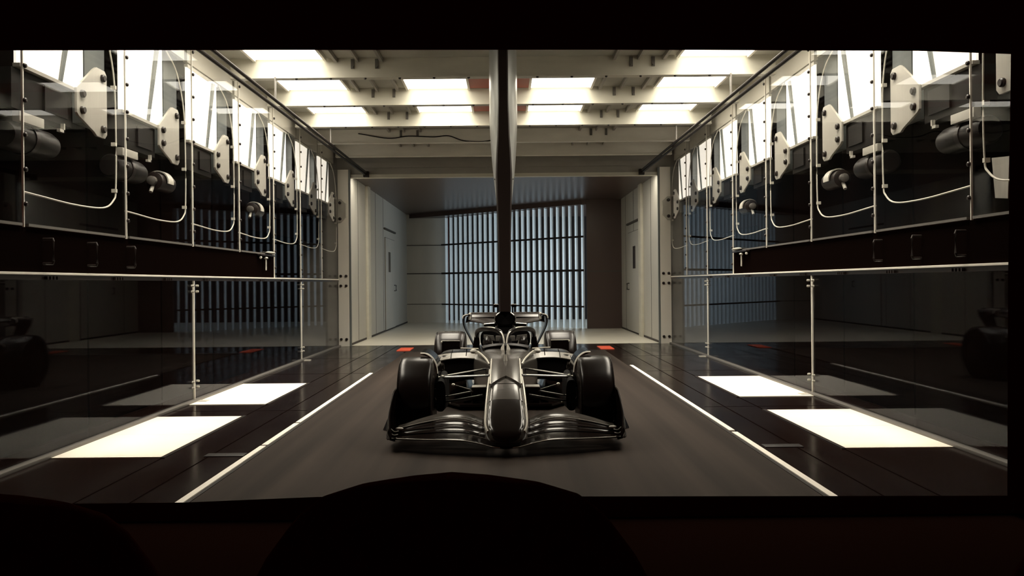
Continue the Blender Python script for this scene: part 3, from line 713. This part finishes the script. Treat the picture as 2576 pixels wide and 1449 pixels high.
# front wing -------------------------------------------------------
LEz = [(0, .052), (.10, .060), (.2, .082), (.32, .103), (.45, .106), (.7, .098), (.9, .088), (.98, .085)]
LEy = [(0, 6.64), (.2, 6.67), (.45, 6.72), (.7, 6.80), (.98, 6.93)]
CH = [(0, .58), (.2, .62), (.45, .63), (.7, .52), (.9, .36), (.98, .28)]
TEz = [(.16, .165), (.22, .190), (.30, .222), (.40, .243), (.50, .242), (.62, .222), (.75, .190), (.88, .152), (.98, .128)]
def surf(x, tt):
    ax = abs(x); zl = smooth_tab(LEz, ax); zt = smooth_tab(TEz, ax)
    return smooth_tab(LEy, ax) + smooth_tab(CH, ax) * tt, zl + (zt - zl) * (tt ** 1.5)
def wing(x0, x1, t0, t1, n, dz, th, camber=.010):
    rings = []
    for i in range(n + 1):
        x = x0 + (x1 - x0) * i / n; up = []; lo_ = []
        for j in range(9):
            q = j / 8; tt = t0 + (t1 - t0) * q
            y, z = surf(x, tt)
            prof_ = (math.sqrt(q) * (1 - q) * 1.9 + .04) * th
            cz = -camber * 4 * q * (1 - q)
            up.append((x, y, z + dz + cz + prof_ * .55)); lo_.append((x, y, z + dz + cz - prof_ * .7))
        rings.append(up + lo_[::-1])
    return MB().loft(rings)
fw = part('front_wing_main_plane', wing(-.975, .975, 0, .30, 60, .0, .020, .004), 'carbon', car, angle=60)
for s in (-1, 1):
    part('front_wing_flap', wing(s * .175, s * .965, .33, .50, 34, .006, .013), 'carbon', car, angle=60)
    part('front_wing_flap', wing(s * .185, s * .955, .53, .73, 34, .010, .013), 'carbon', car, angle=60)
    part('front_wing_flap', wing(s * .195, s * .93, .77, 1.0, 34, .014, .012, .014), 'nose', car, angle=60)
    for tt, dz, x_in in ((.0, .004, .05), (.77, .018, .20)):
        pts = [(s * x, surf(x, tt)[0] - .004, surf(x, tt)[1] + dz) for x in [x_in + (.90 - x_in) * j / 24 for j in range(25)]]
        part('wing_edge_glint', MB().tube(pts, .0035, 6), 'steel', fw)  # pale tube imitates the bright glint along the wing element
    part('flap_divider', MB().prism([(7.05, .10), (7.05, .16), (7.28, .20), (7.28, .10)], 'x', s * .195, s * .20), 'carbon', fw, smooth=False)
    part('flap_adjuster', MB().ball((s * .90, 7.06, .150), .035, .02, .014), 'steel', fw)
    # end plates: a curved shell that sweeps up behind
    rings = []
    for (y, zb_, zt_, xo) in ((6.86, .075, .115, .955), (6.92, .062, .17, .985), (7.02, .056, .26, .998), (7.15, .055, .36, 1.0), (7.30, .055, .44, .998), (7.45, .058, .465, .992), (7.52, .07, .465, .988)):
        ring = []
        for j in range(7):
            q = j / 6; z = zb_ + (zt_ - zb_) * q
            xx = xo - .055 * max(0, 1 - q * 4) ** 2 - .03 * max(0, q - .5)
            ring.append((s * xx, y, z))
        ring2 = [(p[0] - s * .012, p[1], p[2]) for p in ring[::-1]]
        rings.append(ring + ring2)
    ep = part('endplate', MB().loft(rings), 'carbon', car, angle=50)
    part('endplate_edge', MB().tube(crom([(s * .975, 6.90, .15), (s * .985, 7.02, .262), (s * .98, 7.15, .362), (s * .975, 7.30, .442)], 4), .003, 6), 'satin', ep)
    part('dive_plane', MB().loft([[(s * .99, 7.0, .135), (s * 1.0, 7.0, .145), (s * 1.0, 7.42, .20), (s * .99, 7.42, .19)], [(s * 1.045, 7.12, .128), (s * 1.046, 7.12, .136), (s * 1.05, 7.42, .195), (s * 1.05, 7.42, .185)]]), 'carbon', ep, smooth=False)
    part('dive_plane', MB().tube(crom([(s * .945, 6.88, .100), (s * .975, 6.90, .085), (s * .996, 6.98, .10), (s * 1.0, 7.15, .14)], 4), .006, 6), 'satin', ep)
    for q in (0, 1, 2):
        part('slot_rib', MB().tube(crom([(s * .90, 6.92 + q * .05, .092 + q * .022), (s * .935, 6.915 + q * .05, .088 + q * .022), (s * .965, 6.93 + q * .05, .100 + q * .026)], 4), .004, 6), 'steel', ep)

# wheels -----------------------------------------------------------
def tyre(xi, xo, R, cy, s, name='tyre'):
    wdt = xo - xi; p = []
    for (a, r) in ((0, .60), (0.0, .66), (.012, .80), (.03, .90), (.07, .955), (.14, .985), (.26, .997), (.5, 1.0), (.74, .997), (.86, .985), (.93, .955), (.97, .90), (.988, .80), (1.0, .66), (1.0, .60)):
        p.append((s * (xi + wdt * a), R * r))
    o = part(name, MB().lathe(p, 56, 'x', (0, cy, R + .01)), 'tyre', car, angle=40)
    part('wheel_cover', MB().lathe([(s * (xo - .035), R * .62), (s * (xo - .012), R * .60), (s * (xo + .004), R * .40), (s * (xo + .006), R * .12), (s * (xo + .006), .02)], 40, 'x', (0, cy, R + .01)), 'satin', o)
    part('wheel_rim', MB().lathe([(s * (xi + .06), R * .62), (s * (xi + .01), R * .61), (s * (xi + .02), R * .45), (s * (xi + .03), R * .2), (s * (xi + .03), .02)], 40, 'x', (0, cy, R + .01)), 'inlet', o)
    for q in (.06, .94):
        part('tread_line', MB().lathe([(s * (xi + wdt * q) - .002, R * .957), (s * (xi + wdt * q) - .002, R * .964), (s * (xi + wdt * q) + .002, R * .964), (s * (xi + wdt * q) + .002, R * .957)], 56, 'x', (0, cy, R + .01)), 'satin', o)
    return o
for s in (-1, 1):
    tyre(.655, .985, .350, 7.52, s)
    tyre(.540, .975, .360, 11.25, s)
    # winglet over the front tyre
    arc = crom([(s * .790, 0, .742), (s * .740, 0, .738), (s * .690, 0, .706), (s * .655, 0, .655), (s * .638, 0, .59), (s * .636, 0, .52), (s * .642, 0, .44)], 4)
    ringA = [(p.x, 7.70, p.z) for p in arc] + [(p.x - s * .008, 7.70, p.z - .008) for p in arc[::-1]]
    ringB = [(p.x, 8.02, p.z + .01) for p in arc] + [(p.x - s * .008, 8.02, p.z + .002) for p in arc[::-1]]
    wl_ = part('wheel_winglet', MB().loft([ringA, ringB]), 'carbon', car)
    part('winglet_edge_glint', MB().tube([(p.x, 7.70, p.z) for p in arc[:-6]], [.010] * 5 + [.013] * 10 + [.009] * (len(arc) - 21), 6), 'alu', wl_)  # pale tube imitates light on the winglet rim
    part('brake_duct', MB().loft([[(q[0] + s * .60, q[1], q[2]) for q in rsec(7.60, .05, .22, .50, e=3)], [(q[0] + s * .60, q[1], q[2]) for q in rsec(7.98, .05, .18, .54, e=3)]]), 'inlet', car)
    part('brake_fence', MB().tube([(s * .640, 7.55, .44), (s * .645, 7.55, .36), (s * .632, 7.55, .335)], .006, 6), 'satin', car)
    # suspension
    def arm(a, b, r, name='suspension_arm', m='satin'):
        o = part(name, MB().tube([(s * a[0], a[1], a[2]), (s * (a[0] * .7 + b[0] * .3), a[1] * .7 + b[1] * .3, a[2] * .7 + b[2] * .3), (s * b[0], b[1], b[2])], [r, r * 1.25, r * 1.1], 10, flat=.55), m, car)
        va = Vector((s * a[0], a[1], a[2])); vb = Vector((s * b[0], b[1], b[2]))
        part('arm_highlight_strip', MB().tube([va.lerp(vb, .12) + Vector((0, -r * .9, r * .45)), va.lerp(vb, .92) + Vector((0, -r * .9, r * .45))], .0032, 6), 'chrome_and_glint', o)
        part('arm_joint', MB().ball((s * a[0], a[1], a[2]), .018, .018, .014), 'chrome_and_glint', o)
    arm((.625, 7.74, .510), (.150, 7.62, .545), .018)
    arm((.60, 7.80, .512), (.20, 8.16, .530), .016)
    arm((.555, 7.62, .352), (.30, 7.50, .420), .015)
    arm((.575, 7.66, .295), (.20, 7.42, .395), .016)
    arm((.53, 7.74, .275), (.17, 7.85, .320), .014)
    arm((.49, 7.72, .445), (.30, 7.70, .392), .010, 'pushrod')
    part('rack_box', MB().box(min(s * .17, s * .315), max(s * .17, s * .315), 7.58, 7.76, .32, .438), 'carbon', car, bevel=.01)
    part('rack_box_lid', MB().box(min(s * .18, s * .31), max(s * .18, s * .31), 7.585, 7.70, .436, .446), 'steel', car, bevel=.003)
    # sidepods
    SP = [(9.22, .31, .765, .34, .545), (9.27, .30, .790, .315, .566), (9.40, .28, .800, .29, .585), (9.8, .22, .795, .22, .592), (10.3, .16, .70, .16, .55), (10.8, .12, .52, .13, .45), (11.4, .10, .30, .12, .32)]
    rings = []
    for (y, xa, xb_, za, zb2) in SP:
        hw = (xb_ - xa) / 2; xc = (xa + xb_) / 2
        rings.append([(s * (q[0] + xc), q[1], q[2]) for q in rsec(y, hw, za, zb2, e=4.2)])
    sp = part('sidepod', MB().loft(rings), 'nose_dark', car, angle=50)
    part('sidepod_inlet', MB().loft([[(s * (q[0] + .525), q[1], q[2]) for q in rsec(9.212, .195, .375, .520, e=5)], [(s * (q[0] + .525), q[1], q[2]) for q in rsec(9.24, .195, .375, .520, e=5)]]), 'inlet', sp)
    part('inlet_lip', MB().loft([[(s * (.31 + .47 * j / 12), 9.17, .535 + .014 * math.sin(PI * j / 12) - .025 * (j / 12) ** 3) for j in range(13)] + [(s * (.31 + .47 * j / 12), 9.17, .527 + .014 * math.sin(PI * j / 12) - .025 * (j / 12) ** 3) for j in range(12, -1, -1)],
                                 [(s * (.29 + .52 * j / 12), 9.34, .588 + .006 * math.sin(PI * j / 12) - .03 * (j / 12) ** 3) for j in range(13)] + [(s * (.29 + .52 * j / 12), 9.34, .578 + .006 * math.sin(PI * j / 12) - .03 * (j / 12) ** 3) for j in range(12, -1, -1)]]), 'lip', sp)  # paler lacquer imitates the lit band above the inlet
    part('sidepod_seam', MB().tube([(s * .62, 9.17, .545), (s * .625, 9.34, .592), (s * .63, 9.7, .597)], .004, 6), 'inlet', sp)
    part('sidepod_fin', MB().tube(crom([(s * .80, 9.30, .560), (s * .73, 9.22, .525), (s * .700, 9.20, .46), (s * .695, 9.2, .42)], 4), [.022] * 3 + [.016] * 5 + [.008] * 5, 8, flat=.6), 'nose', sp)
    part('bargeboard', MB().loft([[(s * .70, 9.0, .50), (s * .745, 9.0, .455), (s * .735, 9.0, .45), (s * .69, 9.0, .49)], [(s * .76, 9.15, .52), (s * .69, 9.15, .40), (s * .68, 9.15, .40), (s * .75, 9.15, .51)]]), 'nose', sp)
    # mirrors
    mi = part('mirror', MB().ball((s * .355, 8.98, .635), .040, .05, .027), 'steel', car)
    part('mirror_stalk', MB().tube([(s * .30, 9.0, .662), (s * .50, 9.02, .668)], .0075, 6), 'chrome_and_glint', mi)
    part('mirror_strut', MB().tube([(s * .44, 9.03, .58), (s * .43, 9.02, .668)], .005, 6), 'satin', mi)
    part('mirror_foot', MB().box(min(s * .27, s * .34), max(s * .27, s * .34), 8.94, 9.0, .606, .620), 'chrome_and_glint', mi, bevel=.004)
    # dark plate with a pale top edge before the rear tyre
    sh = part('tyre_front_plate', MB().box(min(s * .60, s * .845), max(s * .60, s * .845), 10.72, 10.76, .35, .625), 'carbon', car, bevel=.01)
    part('plate_edge', MB().tube([(s * .605, 10.72, .628), (s * .84, 10.72, .632)], .006, 6), 'steel', sh)
    part('plate_clip', MB().ball((s * .845, 10.71, .615), .012, .012, .018), 'steel', sh)
    arm((.60, 11.2, .40), (.16, 11.1, .44), .016)
    arm((.60, 11.2, .25), (.12, 11.0, .22), .016)
# floor
fp = MB(); fp.prism([(-.50, 8.75), (.50, 8.75), (.74, 9.15), (.76, 10.6), (.50, 11.0), (.48, 11.9), (-.48, 11.9), (-.50, 11.0), (-.76, 10.6), (-.74, 9.15)], 'z', .050, .078)
part('underfloor', fp, 'carbon', car, bevel=.006)
for s in (-1, 1):
    for q in range(3):
        part('floor_fence', MB().box(s * (.36 + q * .10) - .005, s * (.36 + q * .10) + .005, 8.80 + q * .06, 9.3, .07, .24 - q * .03), 'carbon', car, smooth=False)
part('diffuser', MB().loft([[(-.48, 11.3, .07), (.48, 11.3, .07), (.48, 11.3, .09), (-.48, 11.3, .09)], [(-.5, 11.95, .25), (.5, 11.95, .25), (.5, 11.95, .27), (-.5, 11.95, .27)]]), 'carbon', car, smooth=False)
# rear wing
rw_le = [(0, .765), (.15, .785), (.3, .822), (.42, .848), (.50, .858), (.56, .84)]
mb = MB(); rings = []
for i in range(41):
    x = -.56 + 1.12 * i / 40; z0 = smooth_tab(rw_le, abs(x)); up = []; dn = []
    for j in range(7):
        q = j / 6
        z = z0 + (.905 - z0) * q ** 1.4
        th = .03 * (math.sqrt(q) * (1 - q) * 1.8 + .08)
        up.append((x, 11.45 + .30 * q, z + th * .5)); dn.append((x, 11.45 + .30 * q, z - th))
    rings.append(up + dn[::-1])
rw = part('rear_wing_main_plane', mb.loft(rings), 'satin', car, angle=60)
rings = []
for i in range(13):
    x = -.50 + 1.0 * i / 12
    rings.append([(x, 11.70, .885), (x, 11.76, .925), (x, 11.86, .955), (x, 11.86, .963), (x, 11.75, .94), (x, 11.69, .90)])
part('rear_wing_flap', MB().loft(rings), 'nose_dark', car)
for s in (-1, 1):
    path = crom([(s * .505, 0, .948), (s * .555, 0, .945), (s * .592, 0, .925), (s * .602, 0, .885), (s * .600, 0, .83), (s * .580, 0, .76), (s * .52, 0, .64), (s * .455, 0, .51)], 5)
    n_ = len(path)
    ra = [(p.x, 11.42 - .03 * (i / n_), p.z) for i, p in enumerate(path)]; 
    fa = ra + [(p[0] - s * .022, p[1], p[2] - .012) for p in ra[::-1]]
    fb = [(p[0], 11.88 - (.25 * i / n_), p[2]) for i, p in enumerate(ra)]; fb = fb + [(p[0] - s * .022, p[1], p[2] - .012) for p in fb[::-1]]
    re = part('rear_endplate', MB().loft([fa, fb]), 'satin', car)
    part('endplate_highlight', MB().tube([(p[0], p[1] - .006, p[2]) for p in ra[2:15]], .010, 6), 'steel', re)
    part('wing_hinge', MB().box(s * .505 - .012, s * .505 + .012, 11.43, 11.72, .872, .965), 'steel', rw, bevel=.004)
    part('rear_pylon', MB().box(s * .06 - .008, s * .06 + .008, 11.5, 11.75, .40, .80), 'carbon', car, smooth=False)
    part('beam_wing', MB().tube([(s * .02, 11.6, .40), (s * .25, 11.6, .45), (s * .46, 11.6, .50)], [.03, .03, .02], 8, flat=.4), 'carbon', car)

# the nose, wing and front suspension stand a little farther forward than drawn above
def shift_front(o):
    for c in list(o.children):
        if c.name.startswith('tyre') and not c.name.startswith('tyre_front_plate'): continue
        for v in c.data.vertices:
            y = v.co.y
            v.co.y = y - .25 * min(1, max(0, (8.3 - y) / .8))
            v.co.z += .028 * min(1, max(0, (7.5 - y) / .6))
        c.data.update()
        shift_front(c)
shift_front(car)

# ================================================================== cinema seats in the dark foreground
def seat(x, yd, ztop, label):
    t = thing('cinema_seat', (x, yd + .25, 0), label, 'seat', 'dark seats in the foreground')
    hwt = [(0, .008), (.003, .075), (.0125, .154), (.0335, .225), (.068, .27), (.134, .32), (.166, .338), (.30, .38), (.55, .395), (.75, .40)]
    rings = []
    for i in range(24):
        d = .75 * (i / 23) ** 2.6
        h = lerp(hwt, d); z = ztop - d; yb_ = yd + .10 - .08 * (d / .75)
        rings.append([(x + math.copysign(abs(math.cos(2 * PI * j / 24)) ** .55, math.cos(2 * PI * j / 24)) * h, yb_ + .085 * math.sin(2 * PI * j / 24) * min(1, .35 + d * 4), z) for j in range(24)])
    part('backrest', MB().loft(rings), 'seat', t, angle=60)
    part('seat_cushion', MB().loft([[(q[0] + x, q[1], q[2]) for q in rsec(y, h, .30, .46, e=5)] for y, h in ((yd + .12, .27), (yd + .2, .30), (yd + .55, .30), (yd + .62, .27))]), 'seat', t)
    part('seat_base', MB().box(x - .26, x + .26, yd + .10, yd + .55, 0.0, .31), 'seat', t, bevel=.02)
    for s in (-1, 1):
        part('armrest', MB().box(x + s * .345 - .04, x + s * .345 + .04, yd + .12, yd + .62, .0, .60), 'seat', t, bevel=.02)
seat(-.098, 1.32, 1.052, 'dark rounded cinema seat back in the middle foreground')
seat(-.93, 1.32, 1.022, 'dark rounded cinema seat back at the bottom left corner')
seat(1.20, 1.32, 1.000, 'dark rounded cinema seat back at the bottom right corner')

for o in bpy.data.objects:
    if '_w' in o.keys(): del o['_w']
